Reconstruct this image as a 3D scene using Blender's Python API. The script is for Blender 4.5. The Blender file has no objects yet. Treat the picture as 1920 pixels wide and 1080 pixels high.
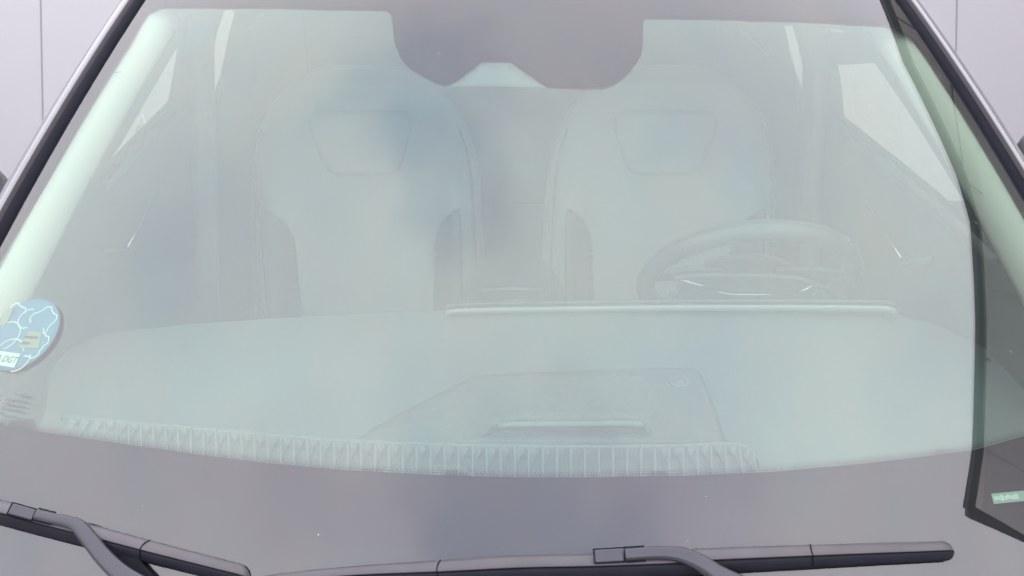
import bpy, bmesh, math, random
from mathutils import Vector, Matrix
from mathutils.geometry import delaunay_2d_cdt
random.seed(7)
sc = bpy.context.scene
col = sc.collection
# ------------------------------------------------------------------ camera, world, exposure
ZC = 1.05                                   # height of the cowl (foot of the windshield) above the floor
PITCH = math.radians(28); FPX = 1620.0
CAM = Vector((0, -.627, ZC + .673))
cd = bpy.data.cameras.new('camera'); cam = bpy.data.objects.new('camera', cd); col.objects.link(cam)
cam.location = CAM; cam.rotation_euler = (math.radians(90) - PITCH, 0, 0)
cd.sensor_width = 36; cd.lens = FPX / 1920 * 36; cd.clip_start = .02; cd.clip_end = 100
sc.camera = cam
w = bpy.data.worlds.new('World'); sc.world = w; w.use_nodes = True
w.node_tree.nodes['Background'].inputs[0].default_value = (.9, .93, 1, 1)
w.node_tree.nodes['Background'].inputs[1].default_value = .25
sc.view_settings.view_transform = 'Standard'; sc.view_settings.look = 'None'
sc.cycles.max_bounces = 7; sc.cycles.diffuse_bounces = 3; sc.cycles.glossy_bounces = 3; sc.cycles.transmission_bounces = 2; sc.cycles.transparent_max_bounces = 16
sc.cycles.use_denoising = True; sc.cycles.denoising_prefilter = 'ACCURATE'
sc.view_settings.exposure = 0; sc.view_settings.gamma = 1
CANOPY = 2.75                                # strength of the overhead light canopy
CANZ = 2.8

# ------------------------------------------------------------------ helpers
FW = Vector((0, math.cos(PITCH), -math.sin(PITCH))); UP = Vector((0, math.sin(PITCH), math.cos(PITCH))); RT = Vector((1, 0, 0))
def ray(px, py): return (FW * FPX + RT * (px - 960) - UP * (py - 540)).normalized()
def at_y(px, py, y): d = ray(px, py); return CAM + d * ((y - CAM.y) / d.y)
def at_z(px, py, z): d = ray(px, py); return CAM + d * ((z - CAM.z) / d.z)
def at_x(px, py, x): d = ray(px, py); return CAM + d * ((x - CAM.x) / d.x)

SL = math.radians(30)
S = Vector((0, math.cos(SL), math.sin(SL))); N = Vector((0, -math.sin(SL), math.cos(SL))); C0 = Vector((0, 0, ZC))
def sag(x, v): return -.2 * x * x - .1 * (v - .45) ** 2
def GP(x, v, off=0.0): return C0 + RT * x + S * v + N * (sag(x, v) + off)
def GN(x, v): return (N + RT * (.4 * x) + S * (.2 * (v - .45))).normalized()
def trace(px, py):
    d = ray(px, py); a, b = .05, 4.0
    for _ in range(50):
        m = (a + b) / 2; P = CAM + d * m; q = P - C0
        if q.dot(N) - sag(P.x, q.dot(S)) > 0: a = m
        else: b = m
    P = CAM + d * a
    return (P.x, (P - C0).dot(S))

def link(o, parent=None):
    col.objects.link(o)
    if parent: o.parent = parent
    return o
def mesh(name, verts, faces, mat, parent=None, smooth=False):
    me = bpy.data.meshes.new(name); me.from_pydata([tuple(v) for v in verts], [], faces); me.update()
    bm = bmesh.new(); bm.from_mesh(me); bmesh.ops.recalc_face_normals(bm, faces=bm.faces); bm.to_mesh(me); bm.free()
    if smooth: me.polygons.foreach_set('use_smooth', [True] * len(me.polygons))
    o = bpy.data.objects.new(name, me); me.materials.append(mat); return link(o, parent)
def thing(o, label, cat, group=None):
    o['label'] = label; o['category'] = cat
    if group: o['group'] = group
    return o
def struct(o): o['kind'] = 'structure'; return o
def bevel(o, w=.003, seg=2, ang=40):
    m = o.modifiers.new('bevel', 'BEVEL'); m.width = w; m.segments = seg; m.limit_method = 'ANGLE'; m.angle_limit = math.radians(ang)
    return o
def grid(name, f, nu, nv, mat, parent=None, smooth=True, closed=False):
    vs = [f(i / nu, j / nv) for j in range(nv + 1) for i in range(nu + (0 if closed else 1))]
    W = nu if closed else nu + 1
    fs = [(j * W + i, j * W + (i + 1) % W, (j + 1) * W + (i + 1) % W, (j + 1) * W + i) for j in range(nv) for i in range(nu)]
    return mesh(name, vs, fs, mat, parent, smooth)
def spline(pts, n):
    """Catmull-Rom through vectors of any size"""
    P = [Vector(p) for p in pts]; P = [P[0] * 2 - P[1]] + P + [P[-1] * 2 - P[-2]]; out = []
    for i in range(1, len(P) - 2):
        for k in range(n):
            t = k / n; a, b, c, d = P[i - 1:i + 3]
            out.append(.5 * ((2 * b) + (c - a) * t + (2 * a - 5 * b + 4 * c - d) * t * t + (3 * b - a - 3 * c + d) * t ** 3))
    out.append(P[-2]); return out
def sweep(name, path, prof, mat, parent=None, nrm=None, scale=None, cap=True, smooth=True, closed=True):
    """prof: list of (a, h): a sideways (path x normal), h along the normal"""
    vs = []; n = len(path); k = len(prof)
    for i, p in enumerate(path):
        t = (path[min(i + 1, n - 1)] - path[max(i - 1, 0)]).normalized()
        nn = nrm[i] if isinstance(nrm, list) else (nrm or Vector((0, 0, 1)))
        side = t.cross(nn).normalized(); up = side.cross(t).normalized(); s_ = scale[i] if scale else 1
        vs += [p + side * (a * s_) + up * (h * s_) for a, h in prof]
    K = k if closed else k - 1
    fs = [(i * k + j, i * k + (j + 1) % k, (i + 1) * k + (j + 1) % k, (i + 1) * k + j) for i in range(n - 1) for j in range(K)]
    if cap and closed: fs += [tuple(range(k)), tuple((n - 1) * k + j for j in range(k))]
    return mesh(name, vs, fs, mat, parent, smooth)
def circ(r, n=12, sx=1, sy=1): return [(r * sx * math.cos(2 * math.pi * i / n), r * sy * math.sin(2 * math.pi * i / n)) for i in range(n)]
def tube(name, path, r, mat, parent=None, n=10, nrm=None): return sweep(name, [Vector(p) for p in path], circ(r, n), mat, parent, nrm)
def inside(p, poly):
    c = False; j = len(poly) - 1
    for i in range(len(poly)):
        a, b = poly[i], poly[j]
        if (a[1] > p[1]) != (b[1] > p[1]) and p[0] < (b[0] - a[0]) * (p[1] - a[1]) / (b[1] - a[1]) + a[0]: c = not c
        j = i
    return c
def patch(name, outer, holes, f, mat, parent=None, step=.03, thick=0, smooth=True):
    """flat outline (2D), holes cut out, mapped by f(x, y, t) onto a surface; thick gives it a real thickness"""
    pts = []; edges = []
    def dense(poly):
        out = []
        for p, q in zip(poly, list(poly[1:]) + [poly[0]]):
            k = max(1, int(math.hypot(q[0] - p[0], q[1] - p[1]) / (step * .6)))
            out += [(p[0] + (q[0] - p[0]) * i / k, p[1] + (q[1] - p[1]) * i / k) for i in range(k)]
        return out
    outer = dense(outer); holes = [dense(h) for h in holes]
    for poly in [outer] + holes:
        b = len(pts); pts += [Vector((q[0], q[1])) for q in poly]; edges += [(b + i, b + (i + 1) % len(poly)) for i in range(len(poly))]
    xs = [p.x for p in pts]; ys = [p.y for p in pts]
    y = min(ys) + step * .5
    while y < max(ys):
        x = min(xs) + step * .5
        while x < max(xs):
            q = (x + .01 * step, y)
            if inside(q, outer) and not any(inside(q, h) for h in holes): pts.append(Vector(q))
            x += step
        y += step
    V, _, F, *_r = delaunay_2d_cdt(pts, edges, [], 0, 1e-6)
    F = [t for t in F if (lambda c: inside(c, outer) and not any(inside(c, h) for h in holes))((sum(V[i].x for i in t) / len(t), sum(V[i].y for i in t) / len(t)))]
    vs = [f(p.x, p.y, 0) for p in V]; fs = [tuple(t) for t in F]
    if thick:
        n = len(vs); vs += [f(p.x, p.y, -thick) for p in V]; cnt = {}
        for t in fs:
            for i in range(len(t)):
                e = (t[i], t[(i + 1) % len(t)]); cnt[tuple(sorted(e))] = cnt.get(tuple(sorted(e)), []) + [e]
        low = [tuple(n + i for i in reversed(t)) for t in fs]
        side = [(e[0][0], e[0][1], n + e[0][1], n + e[0][0]) for e in cnt.values() if len(e) == 1]
        fs = fs + low + side
    used = sorted({i for t in fs for i in t}); mp = {o: k for k, o in enumerate(used)}
    return mesh(name, [vs[i] for i in used], [tuple(mp[i] for i in t) for t in fs], mat, parent, smooth)
def box(name, lo, hi, mat, parent=None, bev=0):
    v = [(x, y, z) for x in (lo[0], hi[0]) for y in (lo[1], hi[1]) for z in (lo[2], hi[2])]
    o = mesh(name, v, [(0, 1, 3, 2), (4, 6, 7, 5), (0, 4, 5, 1), (2, 3, 7, 6), (0, 2, 6, 4), (1, 5, 7, 3)], mat, parent)
    if bev: bevel(o, bev)
    return o
def text(name, body, size, mat, f, parent=None, mirror=False, shear=0):
    """real letters laid on a surface through f(x, y) -> point"""
    cu = bpy.data.curves.new(name, 'FONT'); cu.body = body; cu.size = size; cu.align_x = 'CENTER'; cu.align_y = 'CENTER'; cu.resolution_u = 3; cu.shear = shear
    tmp = bpy.data.objects.new(name, cu); col.objects.link(tmp)
    dg = bpy.context.evaluated_depsgraph_get(); me = bpy.data.meshes.new_from_object(tmp.evaluated_get(dg))
    vs = [f(-v.co.x if mirror else v.co.x, v.co.y) for v in me.vertices]; fs = [tuple(p.vertices) for p in me.polygons]
    bpy.data.objects.remove(tmp); bpy.data.meshes.remove(me)
    return mesh(name, vs, fs, mat, parent)

# ------------------------------------------------------------------ materials
def M(name, c, rough=.5, metal=0, var=.12, scale=8, bump=0, bscale=400, coat=0, spec=.5):
    m = bpy.data.materials.new(name); m.use_nodes = True; nt = m.node_tree; b = nt.nodes['Principled BSDF']
    b.inputs['Roughness'].default_value = rough; b.inputs['Metallic'].default_value = metal; b.inputs['Coat Weight'].default_value = coat
    b.inputs['Specular IOR Level'].default_value = spec
    tc = nt.nodes.new('ShaderNodeTexCoord'); ns = nt.nodes.new('ShaderNodeTexNoise'); ns.inputs['Scale'].default_value = scale; ns.inputs['Detail'].default_value = 5
    nt.links.new(tc.outputs['Object'], ns.inputs['Vector'])
    mx = nt.nodes.new('ShaderNodeMix'); mx.data_type = 'RGBA'
    mx.inputs[6].default_value = (*[x * (1 - var) for x in c], 1); mx.inputs[7].default_value = (*[min(1, x * (1 + var)) for x in c], 1)
    nt.links.new(ns.outputs['Fac'], mx.inputs[0]); nt.links.new(mx.outputs[2], b.inputs['Base Color'])
    if bump:
        n2 = nt.nodes.new('ShaderNodeTexNoise'); n2.inputs['Scale'].default_value = bscale; n2.inputs['Detail'].default_value = 2
        nt.links.new(tc.outputs['Object'], n2.inputs['Vector'])
        bp = nt.nodes.new('ShaderNodeBump'); bp.inputs['Strength'].default_value = bump; bp.inputs['Distance'].default_value = .001
        nt.links.new(n2.outputs['Fac'], bp.inputs['Height']); nt.links.new(bp.outputs['Normal'], b.inputs['Normal'])
    return m
def glass_mat(name, tint, ior, dust=.03, dustc=(.6, .6, .62)):
    m = bpy.data.materials.new(name); m.use_nodes = True; nt = m.node_tree; nt.nodes.remove(nt.nodes['Principled BSDF']); out = nt.nodes['Material Output']
    A = nt.nodes.new; L = nt.links.new
    tr = A('ShaderNodeBsdfTransparent'); tr.inputs[0].default_value = (*tint, 1)
    gl = A('ShaderNodeBsdfGlossy'); gl.inputs['Roughness'].default_value = .0; gl.inputs[0].default_value = (1, 1, 1, 1)
    ge = A('ShaderNodeNewGeometry'); dt = A('ShaderNodeVectorMath'); dt.operation = 'DOT_PRODUCT'; L(ge.outputs['Incoming'], dt.inputs[0]); L(ge.outputs['Normal'], dt.inputs[1])
    def mt(op, a, b=None):
        q = A('ShaderNodeMath'); q.operation = op
        for i, v in enumerate((a, b)):
            if v is None: continue
            if isinstance(v, (int, float)): q.inputs[i].default_value = v
            else: L(v, q.inputs[i])
        return q.outputs[0]
    r0 = ((ior - 1) / (ior + 1)) ** 2                 # the same reflectance from both sides of the thin pane
    fac = mt('ADD', mt('MULTIPLY', mt('POWER', mt('SUBTRACT', 1.0, mt('ABSOLUTE', dt.outputs['Value'])), 5.0), 1 - r0), r0)
    m1 = A('ShaderNodeMixShader'); L(fac, m1.inputs[0]); L(tr.outputs[0], m1.inputs[1]); L(gl.outputs[0], m1.inputs[2])
    df = A('ShaderNodeBsdfDiffuse'); df.inputs[0].default_value = (*dustc, 1)
    tc = A('ShaderNodeTexCoord'); ns = A('ShaderNodeTexNoise'); ns.inputs['Scale'].default_value = 5; ns.inputs['Detail'].default_value = 6; L(tc.outputs['Object'], ns.inputs['Vector'])
    mr = A('ShaderNodeMapRange'); mr.inputs[3].default_value = dust * .5; mr.inputs[4].default_value = dust * 1.5; L(ns.outputs['Fac'], mr.inputs[0])
    m2 = A('ShaderNodeMixShader'); L(mr.outputs[0], m2.inputs[0]); L(m1.outputs[0], m2.inputs[1]); L(df.outputs[0], m2.inputs[2])
    L(m2.outputs[0], out.inputs[0]); return m
def canopy_mat():
    m = bpy.data.materials.new('canopy_fabric'); m.use_nodes = True; nt = m.node_tree; b = nt.nodes['Principled BSDF']
    A = nt.nodes.new; L = nt.links.new
    b.inputs['Base Color'].default_value = (.7, .7, .7, 1); b.inputs['Roughness'].default_value = .8
    tc = A('ShaderNodeTexCoord')
    n1 = A('ShaderNodeTexNoise'); n1.inputs['Scale'].default_value = .8; n1.inputs['Detail'].default_value = 3; n1.inputs['Roughness'].default_value = .45
    L(tc.outputs['Object'], n1.inputs['Vector'])
    cr = A('ShaderNodeValToRGB'); e = cr.color_ramp.elements
    e[0].position = .28; e[0].color = (.84, .85, .92, 1); e[1].position = .66; e[1].color = (1, .985, 1, 1)
    k = e.new(.47); k.color = (.93, .91, .96, 1)
    L(n1.outputs['Fac'], cr.inputs[0])
    n2 = A('ShaderNodeTexNoise'); n2.inputs['Scale'].default_value = 2.6; n2.inputs['Detail'].default_value = 1
    L(tc.outputs['Object'], n2.inputs['Vector'])
    c2 = A('ShaderNodeValToRGB'); e = c2.color_ramp.elements
    e[0].position = .35; e[0].color = (.985, .96, .985, 1); e[1].position = .65; e[1].color = (.93, .96, 1, 1)
    L(n2.outputs['Fac'], c2.inputs[0])
    mu = A('ShaderNodeMix'); mu.data_type = 'RGBA'; mu.blend_type = 'MULTIPLY'; mu.inputs[0].default_value = 1
    L(cr.outputs[0], mu.inputs[6]); L(c2.outputs[0], mu.inputs[7]); cur = mu.outputs[2]
    # dim tinted blotches painted into the emission for cloudy reflections in the windshield
    n3 = A('ShaderNodeTexNoise'); n3.inputs['Scale'].default_value = 2.4; n3.inputs['Detail'].default_value = 3; L(tc.outputs['Object'], n3.inputs['Vector'])
    for (bx_, by_), rr, c_ in (((-.42, .12), .62, (.68, .75, .85)), ((-.20, -.26), .5, (.74, .77, .85)), ((-.42, .02), .3, (.86, .89, .94)), ((.05, -1.66), 1.1, (.62, .64, .74)), ((-.3, -1.9), .5, (.86, .88, .95)), ((.5, -1.75), .45, (.84, .86, .95)), ((.85, -1.5), .8, (.88, .86, .92)), ((-1.65, -.15), .6, (.87, .89, .95)), ((1.0, .0), .5, (.90, .93, 1.0)), ((-.2, 1.1), .7, (.90, .88, .94)), ((.9, -.9), .6, (.90, .92, .98)), ((-1.0, -1.45), .6, (.90, .87, .90))):
        ad = A('ShaderNodeVectorMath'); ad.operation = 'MULTIPLY_ADD'; L(n3.outputs['Color'], ad.inputs[0]); ad.inputs[1].default_value = (.7, .7, 0); L(tc.outputs['Object'], ad.inputs[2])
        ds_ = A('ShaderNodeVectorMath'); ds_.operation = 'DISTANCE'; L(ad.outputs[0], ds_.inputs[0]); ds_.inputs[1].default_value = (bx_ + .35, by_ + .35, 0)
        mr_ = A('ShaderNodeMapRange'); mr_.interpolation_type = 'SMOOTHERSTEP'; mr_.inputs[1].default_value = 0; mr_.inputs[2].default_value = rr; mr_.inputs[3].default_value = 1; mr_.inputs[4].default_value = 0; L(ds_.outputs['Value'], mr_.inputs[0])
        q = A('ShaderNodeMix'); q.data_type = 'RGBA'; q.blend_type = 'MULTIPLY'; L(mr_.outputs[0], q.inputs[0]); L(cur, q.inputs[6]); q.inputs[7].default_value = (*c_, 1); cur = q.outputs[2]
    L(cur, b.inputs['Emission Color'])
    b.inputs['Emission Strength'].default_value = CANOPY
    return m

m_glass = glass_mat('laminated_windshield_glass', (.735, .922, .805), 1.95, .02)
m_inner = glass_mat('inner_glass_surface', (.97, .99, .98), 1.72, .01)
m_side = glass_mat('side_window_glass', (.46, .40, .37), 1.5, .02)
m_frit = M('black_ceramic_print', (.008, .0065, .0075), .8, var=.3, scale=20, spec=0)
m_rubber = M('black_rubber_seal', (.007, .008, .013), .7, var=.4, scale=60, bump=.3, bscale=900, spec=.12)
m_trim = M('dark_pillar_ledge', (.035, .028, .030), .5, var=.2, spec=.3)
m_paint = M('dark_grey_car_paint', (.19, .188, .195), .25, .3, coat=1, var=.06)
m_dash = M('soft_touch_dashboard_plastic', (.072, .074, .082), .5, var=.12, scale=3, bump=.5, bscale=700, spec=.4)
m_insert = M('grained_dashboard_insert', (.062, .060, .060), .55, var=.85, scale=170, bump=1, bscale=260)
m_rib = M('defroster_grille_plastic', (.105, .105, .11), .4, var=.1)
m_dark = M('dark_interior_plastic', (.035, .035, .04), .55, var=.2)
m_seat = M('grey_seat_leather', (.18, .18, .182), .45, var=.12, scale=5, bump=.5, bscale=500)
m_seatin = M('grey_seat_insert_fabric', (.28, .28, .28), .8, var=.15, scale=40, bump=.6, bscale=600)
m_bolster = M('dark_seat_bolster', (.02, .02, .026), .5, var=.15)
m_head = M('pale_grey_headliner', (.42, .42, .42), .9, var=.06)
m_apil = M('pale_pillar_trim', (.42, .345, .33), .8, var=.04)
m_chrome = M('bright_chrome_trim', (.75, .75, .77), .18, 1, var=.03)
m_visor = M('satin_display_edge', (.18, .18, .19), .3, .3, var=.05)
m_wheel = M('steering_wheel_leather', (.045, .045, .05), .35, var=.12, bump=.4)
m_blade = M('wiper_spoiler_rubber', (.075, .068, .072), .38, var=.25, scale=30)
m_blade_d = M('wiper_skirt_rubber', (.010, .010, .016), .6, spec=.2, var=.4, scale=50)
m_arm = M('satin_wiper_arm_paint', (.055, .055, .065), .30, .2, var=.08)
m_wall = M('white_wall_panel', (.60, .59, .60), .6, var=.02, scale=1.2)
m_seam = M('wall_seam', (.36, .35, .36), .7)
m_floor = M('pale_grey_floor', (.55, .54, .55), .5, var=.06, scale=2)
m_ceil = M('grey_brown_ceiling_tile', (.82, .77, .74), .8, var=.04, scale=2)
m_cseam = M('dark_ceiling_joint', (.10, .09, .085), .8)
m_frame = M('black_canopy_frame', (.05, .05, .055), .5)
m_canopy = canopy_mat()
m_blue = M('blue_sticker_film', (.08, .17, .26), .5, var=.10, scale=14)
m_white = M('white_sticker_print', (.5, .52, .52), .6, var=.03)
m_cream = M('cream_sticker_print', (.24, .235, .19), .6, var=.06)
m_ink = M('black_print_ink', (.03, .035, .04), .6)
m_red = M('red_print_ink', (.45, .10, .14), .6)
m_vin = M('pale_identification_plate', (.20, .235, .20), .5, var=.08)
m_panel = M('grey_door_trim', (.075, .075, .08), .6, var=.15)
m_slot = M('dark_slot_lining', (.012, .012, .014), .7)
m_cover = M('pale_sensor_cover', (.06, .062, .062), .6, var=.05)
m_speck = M('pale_dust_speck', (.5, .5, .49), .7, var=.2)

# ------------------------------------------------------------------ the setting
WL, WR, WB = -3.4, 3.8, 3.6
struct(box('floor', (-3.6, -5.2, -.05), (4, 3.8, 0), m_floor))
def wall(name, a, b, z1=3.6, seams=()):
    """panelled wall with shallow vertical joints as dark strips 2 mm proud"""
    a = Vector(a); b = Vector(b); d = (b - a).normalized(); nn = Vector((-d.y, d.x))
    q = [a, b, b - nn * .1, a - nn * .1]
    o = mesh(name, [(p.x, p.y, z) for z in (0, z1) for p in q], [(0, 1, 5, 4), (1, 2, 6, 5), (2, 3, 7, 6), (3, 0, 4, 7), (4, 5, 6, 7), (3, 2, 1, 0)], m_wall)
    struct(o)
    vs = []; fs = []
    for s_ in seams:
        k = len(vs); c = a + d * s_
        for z in (0.0, z1):
            for u, n_ in ((-.003, 0), (.003, 0), (.003, .002), (-.003, .002)):
                p = c + d * u + nn * n_; vs.append((p.x, p.y, z))
        fs += [(k, k + 1, k + 5, k + 4), (k + 1, k + 2, k + 6, k + 5), (k + 2, k + 3, k + 7, k + 6), (k + 3, k, k + 4, k + 7), (k + 4, k + 5, k + 6, k + 7)]
    if vs: mesh('panel_joint', vs, fs, m_seam, o)
    return o
wall('wall_right', (WR, -5), (WR, WB), seams=[1.22 * k for k in range(1, 7)])
wall('wall_left', (WL, WB), (WL, -5), seams=[1.22 * k for k in range(1, 7)])
wall('wall_back', (WR + .1, WB), (WL - .1, WB), seams=[])
wall('wall_front', (WL - .1, -5), (WR + .1, -5), seams=[1.2 * k for k in range(1, 6)])
bw = bpy.data.objects['wall_back']; vs = []; fs = []
for a, b in (((75, -60), (80, 210)), ((1795, -60), (1791, 190))):
    P, Q = at_y(*a, WB), at_y(*b, WB); d = (P - Q) / (P.z - Q.z); P = Q + d * (3.5 - Q.z); Q = Q - d * (Q.z - .01); k = len(vs)
    for p in (P, Q):
        for u, dy in ((-.003, 0), (.003, 0), (.003, -.002), (-.003, -.002)): vs.append((p.x + u, WB + dy - .0005, p.z))
    fs += [(k + i, k + (i + 1) % 4, k + 4 + (i + 1) % 4, k + 4 + i) for i in range(4)]
mesh('panel_joint', vs, fs, m_seam, bw)
# ceiling with tile joints, above the canopy
ce = struct(box('ceiling', (WL - .1, -5, 3.6), (WR + .1, WB, 3.7), m_ceil))
js = []
vs = []; fs = []
def addbox(vs, fs, lo, hi):
    k = len(vs); vs += [(x, y, z) for x in (lo[0], hi[0]) for y in (lo[1], hi[1]) for z in (lo[2], hi[2])]
    fs += [tuple(k + i for i in t) for t in [(0, 1, 3, 2), (4, 6, 7, 5), (0, 4, 5, 1), (2, 3, 7, 6), (0, 2, 6, 4), (1, 5, 7, 3)]]
for y in (-4, -2.2, -.9, .55, 1.9, 3.2): addbox(vs, fs, (WL, y - .008, 3.594), (WR, y + .008, 3.5995))
for x in (-2.4, -1.2, 0, 1.2, 3.55): addbox(vs, fs, (x - .008, -5, 3.5925), (x + .008, WB, 3.5935))
mesh('ceiling_joint', vs, fs, m_cseam, ce)

# the light canopy: stretched translucent fabric on a black frame, open over one side of the car
HOLE = [(2.63, -.36), (2.67, -.03), (2.655, .3), (2.65, .66), (2.62, 1.2), (2.52, 1.45), (2.365, 1.68), (2.155, 2.0), (2.05, 2.42), (1.98, 3.2), (1.98, 3.45), (3.72, 3.45), (3.72, -.50)]
can = bpy.data.objects.new('light_canopy', None); link(can); can.location = (0, 1, CANZ)
thing(can, 'large white glowing overhead light canopy with a dark framed opening, mirrored all over the windshield', 'light canopy')
can_out = [(WL + .05, -4.5), (3.75, -4.5), (3.75, 3.55), (WL + .05, 3.55)]
loc = lambda x, y, t: Vector((x, y - 1, t))
patch('fabric', can_out, [HOLE], loc, m_canopy, can, step=.8, smooth=False)
hp = [Vector((x, y - 1, -.012)) for x, y in HOLE]
sweep('frame', hp + [hp[0], hp[1] * .2 + hp[0] * .8], [(-.035, -.02), (.035, -.02), (.035, .03), (-.035, .03)], m_frame, can, smooth=False)

# ------------------------------------------------------------------ the car
car = bpy.data.objects.new('parked_car', None); link(car)
thing(car, 'dark grey car with a pale reflective windshield, seats and steering wheel inside', 'car')

# glass edges, from the seal lines
def fit(a, b):
    (x0, v0), (x1, v1) = trace(*a), trace(*b)
    return lambda v: x0 + (x1 - x0) * (v - v0) / (v1 - v0)
xl = fit((269, 0), (0, 455)); xr = fit((1682, 0), (1920, 370))
V0, V1 = -.16, 1.06
def top_v(u): return V1 - .02 * (2 * u - 1) ** 2
glass = grid('windshield', lambda u, t: (lambda v: GP(xl(v) + (xr(v) - xl(v)) * u, v))(V0 + (top_v(u) - V0) * t), 60, 50, m_glass, car)
glass['label'] = 'pale reflective windshield glass with a faint green tint'
OPEN = [(300, 9), (420, 9), (600, 11), (722, 13), (733, 20), (736, 45), (739, 75), (750, 102), (768, 122), (795, 138), (818, 149), (832, 154), (842, 153), (855, 146), (903, 109), (957, 109), (1015, 149), (1027, 157), (1080, 159), (1130, 160), (1150, 154), (1170, 141), (1188, 122), (1203, 98), (1206, 80), (1206, 36), (1213, 28), (1300, 29), (1450, 33), (1600, 40), (1665, 44),
        (1700, 61), (1720, 75), (1740, 98), (1773, 144), (1818, 207), (1875, 292), (1920, 361), (2060, 575), (2180, 750), (2100, 785), (2000, 802), (1920, 816), (1832, 841), (1700, 858), (1600, 869), (1450, 883), (1280, 890), (1100, 893), (960, 893), (800, 888), (640, 879), (500, 866), (400, 854), (250, 833), (100, 811), (0, 794), (-100, 772), (-190, 745), (-130, 680), (-60, 570), (0, 474), (92, 322), (153, 218), (214, 120), (243, 75), (259, 45), (275, 20)]
fo = []
K = 24
for i in range(K + 1): v = V0 + .01 + (V1 - .03 - V0) * i / K; fo.append((xr(v) - .002, v))
for i in range(K + 1): v = V1 - .02 - (V1 - .03 - V0) * i / K; fo.append((xl(v) + .002, v))
hole = [trace(*p) for p in OPEN]
patch('inner_pane', hole, [], lambda x, v, t: GP(x, v, -.006), m_inner, glass, step=.04)
frit = patch('ceramic_border', fo, [hole], lambda x, v, t: GP(x, v, -.003 + t), m_frit, glass, step=.035, thick=.0008)
# dotted fade of the ceramic print along its lower edge
vs = []; fs = []
low = [p for p in OPEN if p[1] > 700]
lp = [Vector(trace(*p)) for p in low]
def walk(P, st):
    out = []; r = 0
    for a, b in zip(P, P[1:]):
        L_ = (b - a).length; s_ = r
        while s_ < L_: out.append((a + (b - a) * (s_ / L_), (b - a).normalized())); s_ += st
        r = s_ - L_
    return out
for row, (d_, r_) in enumerate(((.0022, .0011), (.0050, .0008), (.0075, .0005))):
    for p, t in walk(lp, .0034):
        n_ = Vector((t.y, -t.x)); n_ = n_ if n_.y > 0 else -n_
        q = p + n_ * d_ + t * (.0017 * (row % 2)); k = len(vs)
        vs += [GP(q.x + r_ * math.cos(a * math.pi / 3), q.y + r_ * math.sin(a * math.pi / 3), -.003) for a in range(6)]; fs.append(tuple(range(k, k + 6)))
mesh('ceramic_dots', vs, fs, m_frit, glass)

# seal, ledge and painted pillar along each side, swept along the glass edge
def side_sweep(name, side, prof, mat, parent=car, v0=-.1, v1=1.13, closed=True):
    ed = xl if side < 0 else xr
    n = 30; path = []; nr = []
    for i in range(n + 1):
        v = v0 + (v1 - v0) * i / n; path.append(GP(ed(v), v)); nr.append(GN(ed(v), v))
    pr = [(a * side, h) for a, h in prof]          # a positive = outwards
    return sweep(name, path, pr, mat, parent, nr, closed=closed, cap=closed)
for sd in (-1, 1):
    side_sweep('windshield_seal', sd, [(-.002, .001), (.0, .004), (.006, .0065), (.012, .0065), (.0135, .002), (.013, -.012), (-.002, -.004)], m_rubber)
    side_sweep('pillar_ledge', sd, [(.0138, -.01), (.0142, .001), (.0160, .0028), (.0185, .0062), (.0205, .0078), (.0222, .0076), (.0222, -.01)], m_trim)
    side_sweep('front_pillar', sd, [(.0225, -.012), (.0225, .0078), (.0245, .0092), (.033, .0092), (.041, .0074), (.048, .0038), (.0535, -.0015), (.0555, -.012), (.05, -.05), (.03, -.05)], m_paint)
    side_sweep('door_frame_edge', sd, [(.0562, -.052), (.0565, -.012), (.0572, -.009), (.0588, -.010), (.060, -.03), (.064, -.08), (.055, -.08)], m_rubber, v1=1.12)

# roof, bonnet edge, doors outside
zt = lambda x: GP(x, V1).z
grid('roof', lambda u, t: (lambda x: Vector((x, GP(x, V1).y + .005 + t * 1.7, GP(x, V1).z + .004 + .05 * math.sin(t * 2.2) - .0 * t)))(-.70 + 1.4 * u), 24, 20, m_paint, car)
grid('headliner', lambda u, t: (lambda x: Vector((x, GP(x, V1 - .03).y + t * 1.7, GP(x, V1 - .03).z - .012 + .045 * math.sin(t * 2.2))))(-.66 + 1.32 * u), 24, 20, m_head, car)
bn = grid('bonnet', lambda u, t: Vector(((-.78 + 1.56 * u), -.20 + .10 * (2 * u - 1) ** 2 - t * .95, ZC - .06 - .10 * (2 * u - 1) ** 2 - .16 * t ** 1.6)), 24, 16, m_paint, car)
grid('cowl_panel', lambda u, t: Vector(((-.76 + 1.52 * u), -.215 + .10 * (2 * u - 1) ** 2 + t * .14, ZC - .115 - .10 * (2 * u - 1) ** 2)), 20, 3, m_dark, car)

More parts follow.
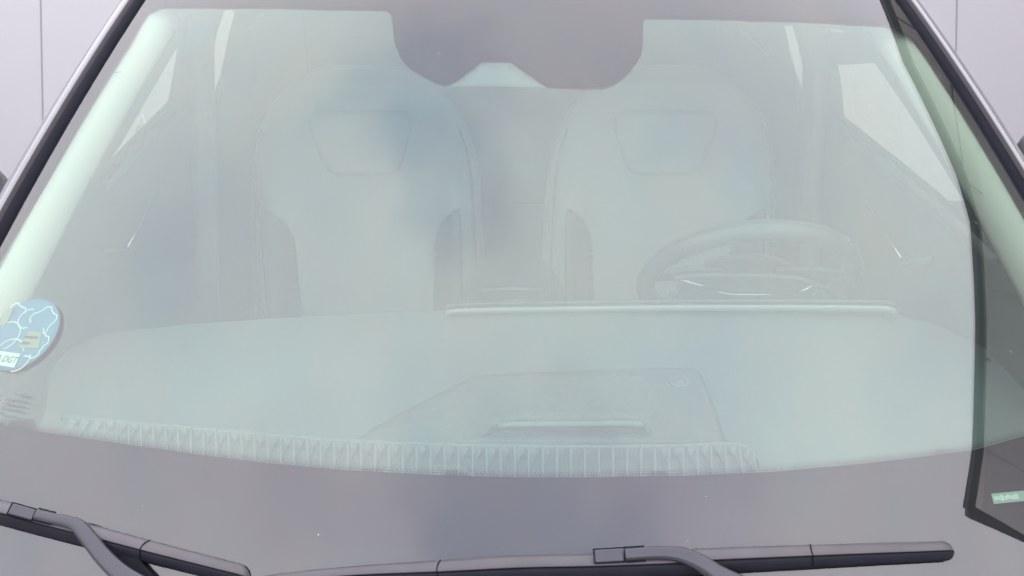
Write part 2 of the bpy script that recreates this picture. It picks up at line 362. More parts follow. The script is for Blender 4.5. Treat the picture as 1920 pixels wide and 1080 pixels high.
def shade_side(sd):
    """door shell: inner skin with openings for the two windows"""
    X = lambda z: sd * (.735 - .30 * max(0, z - ZC - .12))
    def hit(px, py, o=0):
        d = ray(px, py); a, b = .2, 9.0
        for _ in range(50):
            m = (a + b) / 2; P = CAM + d * m
            if (P.x - X(P.z)) * sd - o < 0: a = m
            else: b = m
        P = CAM + d * a; return (P.y, P.z)
    if sd < 0:
        front = [(333, 88), (222, 278), (205, 300), (312, 192), (316, 186)]
        rear = [(434, 18), (420, 20), (405, 70), (392, 130), (385, 189), (411, 189), (416, 130), (430, 60), (440, 24)]
    else:
        front = [(1572, 122), (1640, 118), (1700, 205), (1760, 300), (1830, 415), (1880, 500), (1870, 480), (1815, 408), (1700, 312), (1583, 222)]
        rear = [(1470, 48), (1476, 70), (1487, 130), (1493, 210), (1518, 214), (1513, 160), (1498, 90), (1486, 50)]
    H = [[hit(*p) for p in q] for q in (front, rear)]
    f = lambda y, z, t: Vector((X(z) + t * sd, y, z))
    outer = [(.02, ZC - .75), (2.6, ZC - .75), (2.6, ZC + .30), (2.3, ZC + .44), (1.6, ZC + .47)]
    for i in range(9): v = 1.05 - 1.05 * i / 8; ed = xl if sd < 0 else xr; P = GP(ed(v) * .985, v, -.03); outer.append((P.y, P.z))
    d = patch('door_panel', outer, H, f, m_dark, car, step=.09, smooth=True)
    def hole2(q, o, g):
        h = [hit(*p, o) for p in q]; cy_ = sum(p[0] for p in h) / len(h); cz_ = sum(p[1] for p in h) / len(h)
        return [(cy_ + (p[0] - cy_) * g, cz_ + (p[1] - cz_) * g) for p in h]
    for h in [hole2(q, .012, 1.10) for q in (front, rear)]: patch('side_window', h, [], lambda y, z, t: Vector((X(z) + sd * .012 + t, y, z)), m_side, d, step=.08)
    f2 = lambda y, z, t: Vector((X(z) + sd * (.03 + .10 * min(1, max(0, (ZC + .12 - z) * 3))), y, z))
    patch('door_skin', outer, [hole2(q, .03, 1.12) for q in (front, rear)], f2, m_paint, car, step=.09)
    return X, hit, d
XL, hitL, doorL = shade_side(-1); XR, hitR, doorR = shade_side(1)
def on_side(sd, px, py, off=.01):
    y, z = (hitL if sd < 0 else hitR)(px, py); return Vector(((XL if sd < 0 else XR)(z) - sd * off, y, z))
# window sills, pillar trims, bright door strips
for sd, sill, door in ((-1, [(190, 335), (235, 278), (318, 192)], doorL), (1, [(1880, 470), (1815, 408), (1700, 315), (1583, 222)], doorR)):
    P = [on_side(sd, *p, off=.004) for p in sill]
    sweep('window_sill', [p + Vector((0, 0, -.012)) for p in P], [(-.012, -.010), (.012, -.010), (.012, .004), (.006, .008), (-.006, .008), (-.012, .004)], m_panel, door)
    sweep('sill_gap', [p + Vector((-sd * .004, 0, -.002)) for p in P], circ(.0045, 8), m_rubber, door)
tube('door_strip', [on_side(-1, 281, 362), on_side(-1, 252, 424), on_side(-1, 227, 466)], .0016, m_chrome, doorL)
tube('door_strip', [on_side(1, 1634, 378), on_side(1, 1671, 440), on_side(1, 1702, 487)], .0016, m_chrome, doorR)
tube('door_pull', [on_side(-1, 182, 469), on_side(-1, 205, 474, .03), on_side(-1, 226, 468)], .007, m_dark, doorL)
tube('door_pull', [on_side(1, 1704, 488), on_side(1, 1730, 494, .03), on_side(1, 1757, 487)], .007, m_dark, doorR)
tube('door_strip', [on_side(-1, 474, 139), on_side(-1, 457, 183)], .0022, m_chrome, doorL)
tube('door_strip', [on_side(1, 1394, 158), on_side(1, 1425, 213)], .0022, m_chrome, doorR)
tube('grab_handle', [at_y(1392, 58, 1.7), at_y(1420, 82, 1.65), at_y(1443, 106, 1.6)], .004, m_apil, doorR)
tube('grab_handle', [at_y(497, 22, 1.7), at_y(482, 38, 1.65), at_y(466, 54, 1.6)], .004, m_apil, doorL)
bevel(mesh('visor_tag', [at_y(1554, 54, .95), at_y(1580, 57, .95), at_y(1582, 62, .95), at_y(1556, 59, .95)], [(0, 1, 2, 3)], m_white, doorR))
# pillar between the doors: padded vertical trims with belt
for sd, xs in ((-1, (333, 383)), (1, (1522, 1572))):
    top = [on_side(sd, x, 30 if sd < 0 else 50, .02) for x in xs]; bot = [on_side(sd, x + (-sd) * 8, 560, .03) for x in xs]
    c0 = (top[0] + top[1]) / 2; c1 = (bot[0] + bot[1]) / 2; hw = .028
    sweep('middle_pillar_trim', [c0.lerp(c1, k / 8) for k in range(9)], [(-hw, -.01), (-hw * .8, .01), (-hw * .3, .02), (0, .013), (hw * .3, .02), (hw * .8, .01), (hw, -.01)], m_panel, car, nrm=Vector((-sd * .7, -.7, 0)))
# inner trims of the front pillars: wide rounded pale covers under the glass edge
def apillar(sd):
    ed = xl if sd < 0 else xr; path = []; nr = []; sc_ = []
    for i in range(25):
        v = .12 + .90 * i / 24; path.append(GP(ed(v) - sd * .012, v, -.012)); nr.append(GN(ed(v), v)); sc_.append(1)
    pr = [(0, 0), (-.008, .002), (-.02, -.002), (-.028, -.010), (-.033, -.020), (-.034, -.034), (-.028, -.045), (.0, -.045)]
    sweep('front_pillar_trim', path, [(a * sd, h) for a, h in pr], m_apil, car, nr)
apillar(-1); apillar(1)
box('cabin_floor', (-.72, .1, ZC - .78), (.72, 2.9, ZC - .75), m_dark, car)
# rear bench and rear bulkhead
grid('rear_seat', lambda u, t: Vector((-.62 + 1.24 * u, 2.25 + .22 * t + .02 * math.cos(u * 12.6), ZC - .60 + .62 * t)), 40, 10, m_dark, car)
bx = box('rear_bulkhead', (-.80, 2.5, ZC - .75), (.80, 2.59, ZC + .50), m_dark, car)

# ---- dashboard
DZ = ZC - .03
rear_edge = [(92, 700), (104, 672), (130, 648), (190, 622), (350, 608), (560, 599), (830, 589), (1100, 587), (1400, 586), (1690, 588), (1750, 602), (1830, 634), (1890, 668), (1925, 720), (1935, 800)]
dp = [at_z(px, py, DZ) for px, py in rear_edge]
front = [Vector((.60, .16, 0)), Vector((.50, .09, 0)), Vector((.25, .045, 0)), Vector((0, .035, 0)), Vector((-.25, .045, 0)), Vector((-.50, .09, 0)), Vector((-.585, .15, 0))]
dpoly = [(p.x, p.y) for p in dp] + [(p.x, p.y) for p in front] + [(at_z(84, 760, DZ).x, at_z(84, 760, DZ).y)]
def dash_f(x, y, t):
    z = DZ - .05 * max(0, (.27 - y)) ** 1.0 - .03 * x * x + .02
    return Vector((x, y, z - .012 + t))
dash = patch('dashboard', dpoly, [], dash_f, m_dash, car, step=.03, thick=.16); bevel(dash, .012, 4, 50)
dash['label'] = 'long soft dark dashboard top under the windshield'
def dz(px, py):
    P = at_z(px, py, DZ)
    for _ in range(4): P = at_z(px, py, dash_f(P.x, P.y, 0).z)
    return (P.x, P.y)
# grained insert with the centre speaker slot
ins = [(664, 831), (700, 806), (790, 757), (878, 714), (905, 707), (960, 703), (1120, 697), (1262, 693), (1300, 695), (1312, 702), (1330, 745), (1360, 828), (1350, 832), (1000, 836)]
insp = [dz(*p) for p in ins]
slot = [dz(*p) for p in [(906, 820), (925, 801), (940, 793), (960, 790), (1185, 789), (1200, 792), (1214, 815), (1208, 819)]]
im = patch('grained_insert', insp, [slot], lambda x, y, t: dash_f(x, y, .0025 + t), m_insert, dash, step=.02, thick=.004)
gp = [Vector(dash_f(x, y, .001)) for x, y in insp]
gapm = M('panel_gap', (.02, .02, .022), .8)
sweep('insert_gap', gp + [gp[0]], circ(.0016, 6), gapm, dash)
patch('display_slot', slot, [], lambda x, y, t: dash_f(x, y, .0006 + t), m_slot, dash, step=.02, thick=.001)
sl = [dz(935, 802), dz(960, 799), dz(1185, 797), dz(1206, 800)]
sweep('slot_ridge', [dash_f(x, y, .004) for x, y in sl], [(-.0055, -.004), (-.005, .001), (0, .003), (.005, .001), (.0055, -.004)], m_rib, dash)
cx, cy = dz(1272, 720)
sweep('light_sensor', [dash_f(cx + .0125 * math.cos(a * math.pi / 12), cy + .0125 * math.sin(a * math.pi / 12), .0035) for a in range(26)], circ(.0016, 6), m_rib, dash)
patch('sensor_dome', [(cx + .0115 * math.cos(a * math.pi / 10), cy + .0115 * math.sin(a * math.pi / 10)) for a in range(20)], [], lambda x, y, t: dash_f(x, y, .0035 + .004 * (1 - ((x - cx) ** 2 + (y - cy) ** 2) / .0115 ** 2)), m_insert, dash, step=.004)
# ribbed defroster grille: a sloping channel with upright fins
top_l = spline([Vector((*dz(*p), 0)) for p in [(118, 786), (300, 803), (480, 819), (660, 833), (850, 840), (1050, 843), (1250, 842), (1385, 840), (1420, 872)]], 14)
bot_l = spline([Vector((*dz(*p), 0)) for p in [(112, 820), (300, 852), (480, 880), (660, 900), (850, 910), (1050, 914), (1250, 912), (1395, 905), (1440, 900)]], 14)
n = len(top_l)
def chan(u, t):
    i = min(n - 1, int(round(u * (n - 1)))); a, b = top_l[i], bot_l[i]; p = a.lerp(b, t)
    z = dash_f(p.x, p.y, 0).z + .003
    return Vector((p.x, p.y, z + (.004 if t == 0 else 0) - .004 * math.sin(t * math.pi)))
grl = grid('defroster_grille', chan, n - 1, 6, m_dark, dash)
vs = []; fs = []
L0 = 0; pts = []
cum = [0]
for i in range(1, n): cum.append(cum[-1] + (top_l[i] - top_l[i - 1]).length)
def alongl(P, s_):
    for i in range(1, n):
        if cum[i] >= s_: return P[i - 1].lerp(P[i], (s_ - cum[i - 1]) / max(1e-9, cum[i] - cum[i - 1]))
    return P[-1]
s_ = .012; nf = 0
while s_ < cum[-1] - .02:
    a = alongl(top_l, s_); b = alongl(bot_l, s_); k = len(vs); ht = .014 * min(1, .35 + s_ / .25); 
    for q, h in ((0.12, .001), (.22, ht), (.45, ht * .8), (1.0, ht * .55)):
        p = a.lerp(b, q); z = dash_f(p.x, p.y, 0).z + .001
        vs += [(p.x - .0020, p.y, z), (p.x + .0020, p.y, z), (p.x + .0009, p.y, z + h), (p.x - .0009, p.y, z + h)]
    for r in range(3):
        o = k + 4 * r
        fs += [(o, o + 4, o + 7, o + 3), (o + 1, o + 2, o + 6, o + 5), (o + 3, o + 7, o + 6, o + 2)]
    fs += [(k, k + 3, k + 2, k + 1), (k + 12, k + 13, k + 14, k + 15)]
    # curved web filling the head of each slot
    wx = .0125 if a.x < .12 else -.0125; ww = min(1, abs(a.x - .12) / .12 + .15); k = len(vs)
    za = dash_f(a.x, a.y, 0).z + .001; pa_ = a.lerp(b, .10); pb_ = a.lerp(b, .30); pc_ = a.lerp(b, .72)
    vs += [(pa_.x, pa_.y, za + ht * .8), (pa_.x + wx * ww, pa_.y, za + .003), (pb_.x + wx * .6 * ww, pb_.y, za + .002), (pc_.x, pc_.y, za + .001), (pb_.x, pb_.y, za + ht * .8)]
    fs += [(k, k + 1, k + 2, k + 4), (k + 4, k + 2, k + 3)]
    s_ += .0178; nf += 1
mesh('grille_fins', vs, fs, m_rib, grl)
tl = [dash_f(p.x, p.y, .004) for p in top_l[:-8]]
sweep('grille_lip', tl, [(-.004, -.003), (-.003, .002), (0, .003), (.003, .002), (.004, -.003)], m_rib, grl)
# wide display with a pale satin top edge
ve = [(836, 586), (845, 583), (880, 581), (960, 579), (1100, 577), (1300, 575), (1500, 575), (1640, 576), (1668, 578), (1680, 583)]
vp = [at_z(px, py, ZC - .010) for px, py in ve]
sweep('display_top_edge', spline(vp, 5), [(-.0040, -.010), (-.0034, .001), (0, .0032), (.0034, .001), (.0036, -.006)], m_visor, dash)
vp2 = [at_z(px, py - 10, ZC - .008) for px, py in ve]
sweep('display_back_edge', spline(vp2, 5), circ(.003, 8), m_dark, dash)
qd = spline(vp, 5); qe = spline(vp2, 5)
nn = len(qd)
grid('display_housing', lambda u, t: (qd[int(round(u * (nn - 1)))] + Vector((0, .004, 0))).lerp(qe[int(round(u * (nn - 1)))], t / 2 if t < .6 else 1) - Vector((0, 0, .004 + .10 * (1 if t > .6 else 0))), nn - 1, 2, m_dark, dash, smooth=False)

# ---- steering wheel
sw = bpy.data.objects.new('steering_wheel', None); link(sw, car)
sw.location = (.437, .80, ZC - .068); sw.rotation_euler = (math.radians(35) + math.radians(90), 0, 0)
R = .185
def rimf(u, t):
    a = 2 * math.pi * u; b = 2 * math.pi * t; r = .0172 * (1 + .12 * math.cos(b))
    return Vector(((R + r * math.cos(b)) * math.cos(a), (R * .96 + r * math.cos(b)) * math.sin(a), r * 1.15 * math.sin(b)))
rim = grid('wheel_rim', rimf, 72, 16, m_wheel, sw)
for a in (2.35, .8):
    c = Vector((R * math.cos(a), R * .96 * math.sin(a), 0)); rad = Vector((math.cos(a), math.sin(a), 0))
    sweep('rim_stitch', [c + rad * ((.0199) * math.cos(b * math.pi / 8)) + Vector((0, 0, .0202 * math.sin(b * math.pi / 8))) for b in range(17)], circ(.0007, 5), m_rib, rim, nrm=Vector((.3, .2, .9)))
hub = grid('wheel_hub', lambda u, t: Vector((.085 * math.cos(2 * math.pi * u) * math.cos(t * 1.57) * (1.1 if abs(math.cos(2 * math.pi * u)) > .7 else 1), .06 * math.sin(2 * math.pi * u) * math.cos(t * 1.57) - .005, -.015 - .03 * math.sin(t * 1.57))), 32, 8, m_dark, sw)
for a, wd in ((math.pi * .97, .018), (math.pi * .03, .018), (-math.pi / 2, .02)):
    c = Vector((math.cos(a), math.sin(a), 0))
    sp = sweep('wheel_spoke', [c * .05 + Vector((0, 0, -.012)), c * .11 + Vector((0, 0, -.008)), c * .172], [(-wd, -.005), (-wd, .005), (wd, .005), (wd, -.005)], m_dark, sw, smooth=False)
    bevel(sp, .003)
# bright trims of the stalks and hub in front of the wheel
tube('spoke_trim', [at_y(1276, 524, .70), at_y(1310, 534, .70), at_y(1343, 545, .70)], .0017, m_chrome, dash)
tube('spoke_trim', [at_y(1345, 547, .70), at_y(1372, 552, .70), at_y(1425, 552, .70), at_y(1480, 556, .70)], .0009, m_chrome, dash)
tube('spoke_trim', [at_y(1494, 551, .70), at_y(1527, 534, .70)], .0024, m_chrome, dash)
sweep('cluster_hood', spline([at_y(1262, 522, .69), at_y(1300, 518, .69), at_y(1400, 517, .69), at_y(1500, 523, .69), at_y(1560, 548, .69)], 6), circ(.005, 8), m_dark, dash, nrm=Vector((0, -1, 0)))
grid('cluster_screen', lambda u, t: at_y(1270 + 250 * u, 522 + 6 * math.sin(u * 3) + 45 * t, .70), 10, 3, m_dark, dash)
mesh('chrome_button', [at_y(px, py, .66) + Vector((0, dy, 0)) for dy in (0, .01) for px, py in ((1256, 556), (1262, 552), (1271, 556), (1272, 559), (1257, 559))], [(0, 1, 2, 3, 4), (5, 6, 7, 8, 9)] + [(i, (i + 1) % 5, 5 + (i + 1) % 5, 5 + i) for i in range(5)], m_chrome, dash)
# centre console between the seats
cb = box('centre_console', (-.10, 1.0, ZC - .75), (.115, 1.75, ZC - .30), m_slot, car, .02)
tube('console_trim', [at_y(905, 543, 1.18), at_y(960, 541, 1.18), at_y(1022, 543, 1.18)], .003, m_visor, cb)
tube('console_trim', [at_y(942, 563, 1.12), at_y(984, 563, 1.12)], .0018, m_visor, cb)

# ---- seats
HH = .80
def prof_w(h):
    T_ = [(0, .262), (.2, .268), (.38, .262), (.50, .258), (.58, .248), (.65, .228), (.70, .203), (.74, .172), (.775, .135), (.80, .085)]
    for (a, b), (c, d) in zip(T_, T_[1:]):
        if h <= c: return b + (d - b) * (h - a) / (c - a)
    return T_[-1][1]
def make_seat():
    st = bpy.data.objects.new('front_seat', None); link(st, car)
    # local: x across, y backwards, z up; leaning back applied by rotation
    def back(u, t):
        h = HH * t; w_ = prof_w(h); a = 2 * math.pi * u; c, s2 = math.cos(a), math.sin(a)
        x = w_ * (abs(c) ** .55) * (1 if c > 0 else -1); th = .055 * (1 - .35 * t)
        y = th * (abs(s2) ** .7) * (1 if s2 > 0 else -1)
        if s2 < 0:
            e = abs(x) / .26
            y -= .055 * math.exp(-((e - .80) / .17) ** 2) * max(0, 1 - (h / .56) ** 4)
        if t > .97: y *= .6
        return Vector((x, y, h))
    b_ = grid('backrest', back, 64, 44, m_seat, st, closed=True)
    vs = []
    # centre insert, lower
    def pad(name, outl, off, m, bul):
        def f(x, h, t):
            return Vector((x, -.050 * (1 - .35 * h / HH) - off - bul * max(0, 1 - (x / .2) ** 2) - t, h))
        return patch(name, outl, [], f, m, st, step=.02, thick=.01)
    hp_ = pad('headrest_pad', [(-.055, .522), (.055, .522), (.075, .532), (.088, .557), (.110, .64), (.112, .66), (.100, .685), (-.100, .685), (-.112, .66), (-.112, .64), (-.088, .557), (-.075, .532)], .005, m_seat, .016)
    for s2 in (-1, 1):
        ol = [(s2 * x, h) for x, h in [(.143, 0), (.218, 0), (.220, .30), (.219, .40), (.215, .44), (.200, .435), (.172, .40), (.156, .35)]]
        patch('side_bolster', ol, [], lambda x, h, t, : Vector((x, (-.055 * (1 - .35 * h / HH)) - .058 * math.exp(-((abs(x) / .26 - .80) / .17) ** 2) + .002 + t, h)), m_bolster, st, step=.015, thick=.004)
        sm = [Vector((s2 * (prof_w(h) * .93), -.052 - .02 * max(0, 1 - h / .5), h)) for h in [k * .02 for k in range(33)]]
        tube('seam_piping', sm, .0024, m_slot, st, 6)
    grid('seat_cushion', lambda u, t: Vector((-.26 + .52 * u, -.50 + .50 * t, -.02 + .03 * math.cos((u - .5) * 9) * -1 - .05 * (1 - t) ** 3)), 20, 12, m_seatin, st)
    return st
seat = make_seat()
seat.location = (-.365, 1.30, ZC - .56); seat.rotation_euler = (math.radians(-14), 0, 0)
seat.scale = (1.11, 1, .935)
s2 = seat.copy(); link(s2); s2.parent = car; s2.location.x = .372
for ch in list(seat.children): c = ch.copy(); link(c); c.parent = s2

# ---- windshield markings
sc_q = [trace(*p) for p in ((832, 152), (903, 106), (958, 106), (1030, 154))]
patch('sensor_cover', sc_q, [], lambda x, v, t: GP(x, v, -.010 + t), m_cover, glass, step=.02, thick=.003)
def local_frame(px, py, ang, off):
    x0, v0 = trace(px, py); ca, sa = math.cos(ang), math.sin(ang)
    return lambda a, b: GP(x0 + a * ca - b * sa, v0 + a * sa + b * ca, off)
mk = bpy.data.objects.new('glass_marking', None); link(mk, glass)
# maker's print near the lower corner, small dark rows
F = local_frame(24, 760, math.radians(-14), -.0018)
r2 = random.Random(3)
vs = []; fs = []
def bar(F, a0, a1, b0, b1):
    k = len(vs); vs.extend([F(a0, b0), F(a1, b0), F(a1, b1), F(a0, b1)]); fs.append((k, k + 1, k + 2, k + 3))
for row, (a0, a1, b0, h) in enumerate([(-.006, .014, .0135, .0042), (-.018, .016, .0065, .0028), (-.018, .016, .0005, .0028), (-.015, .015, -.0055, .0028), (-.014, .014, -.0135, .0022)]):
    a = a0
    while a < a1:
        w_ = r2.uniform(.0010, .0026); bar(F, a, a + w_, b0 + r2.uniform(0, .0006), b0 + h * r2.uniform(.6, 1)); a += w_ + r2.uniform(.0002, .0005)
for c in (-.013, .004):
    k = len(vs); vs.extend([F(c + .0028 * math.cos(i * .785), -.0225 + .0028 * math.sin(i * .785)) for i in range(8)]); fs.append(tuple(range(k, k + 8)))
mesh('printed_rows', vs, fs, m_ink, mk)
vs = []; fs = []
for j in range(5): bar(F, -.022, -.0185 + .001 * (j % 2), -.009 + .004 * j, -.0075 + .004 * j)
mesh('printed_mark', vs, fs, m_red, mk)
F = local_frame(219, 134, math.radians(-3), -.0018); vs = []; fs = []
for i in range(6): bar(F, -.008 + .0026 * i, -.0062 + .0026 * i, -.0012 - .0003 * (i % 2), .0012)
mesh('printed_code', vs, fs, m_ink, mk)

# identification plate on the dashboard seen under the lower border
vx, vv = trace(1890, 932)
VF = local_frame(1893, 931, math.radians(9), -.0022)
vq = [VF(-.023, -.0058), (VF(.06, -.0058)), VF(.06, .0058), VF(-.021, .0058)]
vn = GN(vx, vv)
vin = mesh('identification_plate', [p for p in vq] + [p - vn * .0006 for p in vq], [(0, 1, 2, 3), (4, 5, 6, 7), (0, 1, 5, 4), (1, 2, 6, 5), (2, 3, 7, 6), (3, 0, 4, 7)], m_vin, glass)
vs = []; fs = []
VF2 = local_frame(1893, 931, math.radians(9), -.0019)
a = -.020
while a < .012:
    w_ = r2.uniform(.0006, .0014); bar(VF2, a, a + w_, -.0038 + r2.uniform(0, .002), .0035 - r2.uniform(0, .002)); a += w_ + r2.uniform(.0004, .0009)
mesh('plate_digits', vs, fs, m_white, vin)

# ---- environmental sticker, inside the glass at the lower corner
stk = bpy.data.objects.new('round_sticker', None); link(stk)
thing(stk, 'round pale blue windshield sticker with white gear outlines and a white DGT tag', 'sticker')
F0 = local_frame(44, 627, math.radians(-12), 0)
sx0, sv0 = trace(41, 625)
ca, sa = math.cos(math.radians(-12)), math.sin(math.radians(-12))
def SF(off): return lambda a, b, t=0: GP(sx0 + a * ca - b * sa, sv0 + a * sa + b * ca, off + t)
RR = .052
patch('sticker_film', [(RR * math.cos(i * math.pi / 24), RR * math.sin(i * math.pi / 24)) for i in range(48)], [], SF(-.0016), m_blue, stk, step=.02, thick=.0003)
def ring(cx_, cy_, r, a0, a1, lobes=0, wd=.0008):
    P = []
    for i in range(41):
        a = a0 + (a1 - a0) * i / 40; rr = r * (1 + (.10 * math.copysign(1, math.sin(lobes * a)) * min(1, abs(math.sin(lobes * a)) * 3) if lobes else 0)); P.append((cx_ + rr * math.cos(a), cy_ + rr * math.sin(a)))
    k = len(vs)
    for i, p in enumerate(P):
        q = P[min(i + 1, 40)]; o_ = P[max(i - 1, 0)]; d = Vector((q[0] - o_[0], q[1] - o_[1])).normalized()
        vs.extend([SF(-.0012)(p[0] - d.y * wd, p[1] + d.x * wd), SF(-.0012)(p[0] + d.y * wd, p[1] - d.x * wd)])
    fs.extend([(k + 2 * i, k + 2 * i + 1, k + 2 * i + 3, k + 2 * i + 2) for i in range(40)])
vs = []; fs = []
ring(.020, .020, .019, -1.0, 3.4, 5); ring(.024, -.012, .020, -1.8, 1.4, 5); ring(-.024, -.004, .020, -1.2, 2.4, 0); ring(-.006, -.030, .022, .3, 2.8, 0); ring(.012, -.034, .018, -1.6, .4, 0); ring(-.004, .022, .014, 1.4, 5.2, 0); ring(-.03, .026, .016, .2, 2.6, 4)
mesh('gear_outlines', vs, fs, m_white, stk)
def quad(name, pts, off, m): return mesh(name, [SF(off)(*p) for p in pts] + [SF(off - .0002)(*p) for p in pts], [(0, 1, 2, 3), (7, 6, 5, 4), (0, 1, 5, 4), (1, 2, 6, 5), (2, 3, 7, 6), (3, 0, 4, 7)], m, stk)
def pq(*ps):
    out = []
    for p in ps:
        x, v = trace(*p); a, b = x - sx0, v - sv0; out.append((a * ca + b * sa, -a * sa + b * ca))
    return out
quad('cream_box', pq((54, 620), (78, 622), (72, 652), (33, 652)), -.0009, m_cream)
quad('cream_box', pq((10, 580), (26, 575), (12, 606), (-6, 612)), -.0009, m_cream)
tag = quad('white_tag', pq((-40, 652), (38, 663), (26, 689), (-50, 676)), -.0005, m_white)
q = pq((16, 674), (30, 676)); ang = math.atan2(q[1][1] - q[0][1], q[1][0] - q[0][0]); o0 = q[0]
def tf(a, b): return SF(-.0002)(o0[0] + a * math.cos(ang) - b * math.sin(ang), o0[1] + a * math.sin(ang) + b * math.cos(ang))
text('tag_letters', 'DGT', .0128, m_ink, lambda a, b: tf(a * .86 + .001, b), tag, shear=.25)
vs = []; fs = []
for px, py, n_ in ((58, 632, 7), (48, 643, 4)):           # two rows of tiny illegible print
    q = pq((px, py))[0]
    for i in range(n_):
        a, b = q[0] + (i - n_ / 2) * .0032, q[1]; k = len(vs); h = r2.uniform(.0014, .0022)
        vs.extend([SF(-.0006)(a, b - h), SF(-.0006)(a + .0020, b - h), SF(-.0006)(a + .0024, b + h), SF(-.0006)(a + .0004, b + h)]); fs.append((k, k + 1, k + 2, k + 3))
mesh('box_print', vs, fs, m_ink, stk)
k0 = pq((0, 663))[0]; vs = []; fs = []
for j in range(3): 
    k = len(vs); vs.extend([tf(-.020 + .0022 * j, .004 - .0035 * j), tf(-.014 + .001 * j, .0045 - .0035 * j), tf(-.0148 + .001 * j, .0022 - .0035 * j), tf(-.0208 + .0022 * j, .0017 - .0035 * j)]); fs.append((k, k + 1, k + 2, k + 3))
mesh('tag_emblem', vs, fs, m_ink, tag)

# ---- wipers
def gpath(pts, off, n=8): 
    P = spline([Vector(trace(*p)) for p in pts], n); return [GP(p.x, p.y, off) for p in P], [GN(p.x, p.y) for p in P], P
def wiper(ridge, label, cap0, arm, link_, seams, ends):
    wp = bpy.data.objects.new('windshield_wiper', None); link(wp, car); wp['label'] = label
    path, nr, P = gpath(ridge, 0); m = len(path)
    cum = [0]
    for a, b in zip(path, path[1:]): cum.append(cum[-1] + (b - a).length)
    tot = cum[-1]; sc_ = []
    for c in cum:
        e = 1
        if ends[0]: e = min(e, (c / .012 + .02) ** .5 if c < .012 else 1)
        if ends[1]: e = min(e, ((tot - c) / .012 + .02) ** .5 if tot - c < .012 else 1)
        tap = 1 - .45 * max(0, 1 - c / .25) * (1 if ends[0] else 0) - .22 * max(0, 1 - (tot - c) / .3) * (1 if ends[1] else 0)
        sc_.append(max(.1, e * tap))
    # side (+a) is down-slope because the path runs to the right
    bl = sweep('blade_spoiler', path, [(-.0150, .006), (-.0140, .0095), (-.010, .0130), (-.006, .0152), (-.002, .0164), (-.0008, .0160), (-.002, .0145), (-.006, .006)], m_blade, wp, nr, sc_)
    sweep('blade_skirt', path, [(-.003, .0055), (-.0012, .0150), (.0035, .0138), (.0090, .0100), (.0118, .0060), (.0110, .0030), (.004, .0035), (0, .0045)], m_blade_d, wp, nr, [max(.1, x * .97) for x in sc_])
    sweep('wiping_lip', path[2:-2], [(-.001, 0.0005), (.0012, .0005), (.0012, .0055), (-.001, .0055)], m_rubber, wp, nr[2:-2])
    for sx in seams:
        x0, v0 = trace(*sx); i = min(range(m), key=lambda i: abs(P[i].x - x0)); 
        t = (path[min(i + 1, m - 1)] - path[i - 1]).normalized(); sd = t.cross(nr[i]).normalized(); k_ = sc_[i]
        sweep('blade_joint', [path[i] + t * j + (sd * a + nr[i] * h) * k_ for a, h, j in ((-.0150, .0090, .003), (-.0105, .0138, .001), (-.006, .0156, 0), (-.002, .0168, 0), (.0000, .0156, .0005), (.0040, .0140, 0), (.0090, .0105, .001))], circ(.0006, 5), m_rubber, wp, nrm=t)
    # connector cap
    Q = [Vector(trace(*p)) for p in cap0]; 
    top = [GP(q.x, q.y, .0200) for q in Q]; base = [GP(q.x, q.y, .010) for q in Q]
    cp = mesh('connector_cap', top + base, [(0, 1, 2, 3), (7, 6, 5, 4), (0, 1, 5, 4), (1, 2, 6, 5), (2, 3, 7, 6), (3, 0, 4, 7)], m_arm, wp); bevel(cp, .0012)
    c = sum(Q, Vector((0, 0))) / 4
    Qo = [c + (q - c) * 1.0 + (q - c).normalized() * .0013 for q in Q]
    gp_ = [GP(q.x, q.y, .0188) for q in Qo]
    sweep('cap_gap', gp_ + [gp_[0]], circ(.0008, 5), m_rubber, wp, nr[len(nr) // 2])
    # arm: flat pressed metal, hooking over the blade then running down
    pa = spline([Vector((*trace(x, y), h, w_)) for x, y, h, w_ in arm], 8)
    pp = [GP(p[0], p[1], p[2]) for p in pa]; vs = []; k = 6
    for i, p in enumerate(pp):
        t = (pp[min(i + 1, len(pp) - 1)] - pp[max(i - 1, 0)]).normalized(); nn_ = GN(pa[i][0], pa[i][1]); sd = t.cross(nn_).normalized(); w_ = pa[i][3]
        for a, h in ((-1, -.006), (-1, .0), (-.72, .0028), (.62, .0028), (1, 0), (1, -.006)): vs.append(p + sd * a * w_ + nn_ * h)
    fs = [(i * k + j, i * k + (j + 1) % k, (i + 1) * k + (j + 1) % k, (i + 1) * k + j) for i in range(len(pp) - 1) for j in range(k)] + [tuple(range(k)), tuple(len(vs) - k + j for j in range(k))]
    am = mesh('wiper_arm', vs, fs, m_arm, wp, True); bevel(am, .0008, 2, 25)
    for o_ in (.0, ): pass
    # dark side slots beside the arm root
    for sgn in (-1, 1):
        seg = [pp[i] + (pp[i + 1] - pp[i]).cross(GN(pa[i][0], pa[i][1])).normalized() * sgn * (pa[i][3] + .0010) - nr[0] * .0008 for i in range(0, 10)]
        sweep('arm_slot', seg, circ(.0008, 5), m_rubber, wp, nr[0])
    if link_:
        Q = [Vector(trace(*p)) for p in link_]
        mesh('arm_link', [GP(q.x, q.y, .008) for q in Q] + [GP(q.x, q.y, .003) for q in Q], [tuple(range(4)), (7, 6, 5, 4), (0, 1, 5, 4), (1, 2, 6, 5), (2, 3, 7, 6), (3, 0, 4, 7)], m_rubber, wp)
    return wp
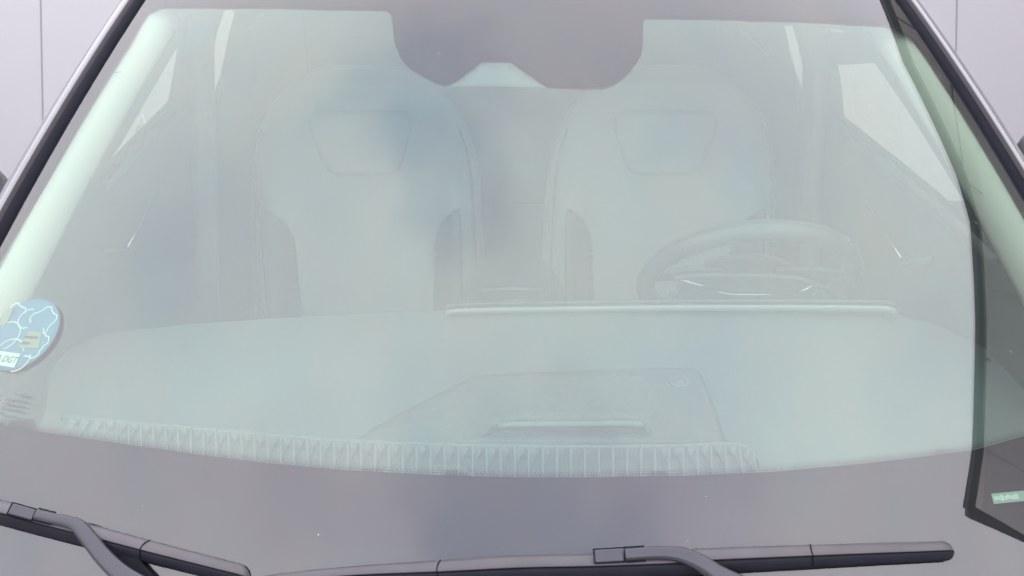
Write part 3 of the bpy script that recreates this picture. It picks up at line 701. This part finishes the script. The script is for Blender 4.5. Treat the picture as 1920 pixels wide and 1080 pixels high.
wiper([(-160, 925), (-80, 944), (0, 964), (100, 991), (200, 1017), (300, 1043), (400, 1068), (470, 1085)], 'shorter wiper lying on the passenger side of the windshield',
      [(40, 953), (82, 965), (74, 985), (30, 973)],
      [(82, 974, .0195, .0058), (110, 981, .020, .0058), (140, 988, .021, .0062), (160, 997, .022, .0075), (180, 1020, .022, .0082), (205, 1052, .020, .0088), (240, 1085, .019, .0095), (290, 1115, .018, .010)],
      [(215, 1036), (262, 1048), (310, 1100), (250, 1085)], [(270, 1030)], (False, True))
wiper([(478, 1098), (560, 1090), (690, 1082), (840, 1077), (973, 1071), (1107, 1068), (1240, 1063), (1323, 1057), (1513, 1048), (1700, 1040), (1788, 1036)], 'longer wiper lying on the steering wheel side of the windshield',
      [(1112, 1040), (1164, 1037), (1166, 1061), (1114, 1064)],
      [(1168, 1049, .0195, .0062), (1200, 1047, .020, .0062), (1240, 1046, .0215, .0066), (1275, 1051, .022, .0078), (1310, 1066, .022, .0085), (1345, 1087, .020, .0092), (1400, 1112, .019, .010)],
      None, [(824, 1070), (1509, 1045)], (True, True))
# outer door mirrors
for sd, (px, py) in ((-1, (-92, 368)), (1, (2018, 296))):
    c = at_x(px, py, sd * .90)
    mr_ = grid('door_mirror', lambda u, t: c + Vector((.10 * math.cos(2 * math.pi * u) * math.sin(math.pi * t) ** .6, .05 * math.sin(2 * math.pi * u) * math.sin(math.pi * t) ** .6, -.065 * math.cos(math.pi * t))), 28, 14, m_paint, car)
    tube('mirror_stalk', [c + Vector((-sd * .02, 0, -.06)), c + Vector((-sd * .10, .02, -.10)), c + Vector((-sd * .16, .04, -.11))], .018, m_dark, mr_)

# ---- dust specks lying on the glass
vs = []; fs = []
sp = [(823, 101, 2.6), (826, 104, 1.6), (596, 681, 1.8), (928, 114, 3.0), (1149, 52, 1.2), (178, 470, 1.4), (1417, 265, 1.8), (1594, 419, 1.6), (1757, 488, 1.5), (268, 948, 1.6), (597, 1003, 1.8), (1323, 931, 1.7), (1289, 1015, 1.8), (222, 736, 1.7), (303, 793, 1.5), (1186, 130, 2.4), (1030, 412, 1.4), (1044, 313, 1.4), (1093, 727, 1.6), (24, 404, 1.6), (247, 27, 1.3), (1877, 285, 1.4), (1895, 660, 1.2), (1460, 797, 1.0), (1263, 810, 1.2), (337, 747, 1.2), (1445, 1010, 1.2), (523, 238, 1.3)]
for _ in range(60): sp.append((r2.uniform(60, 1880), r2.uniform(20, 1000), r2.uniform(.25, .6)))
for px, py, r in sp:
    x0, v0 = trace(px, py); r *= .00058; k = len(vs); e = r2.uniform(.5, 1.0); a0 = r2.uniform(0, 3)
    for h in (0.0003, .0009):
        for i in range(7):
            a = i * 2 * math.pi / 7; q = r * (1 if h < .0005 else .6) * r2.uniform(.7, 1.2); X_, Y_ = q * math.cos(a), q * e * math.sin(a)
            vs.append(GP(x0 + X_ * math.cos(a0) - Y_ * math.sin(a0), v0 + X_ * math.sin(a0) + Y_ * math.cos(a0), h))
    fs.append(tuple(range(k + 7, k + 14))); fs += [(k + i, k + (i + 1) % 7, k + 7 + (i + 1) % 7, k + 7 + i) for i in range(7)]
ds = mesh('dust_specks', vs, fs, m_speck); ds['kind'] = 'stuff'
thing(ds, 'tiny pale dust and dirt specks scattered over the windshield glass', 'dust')
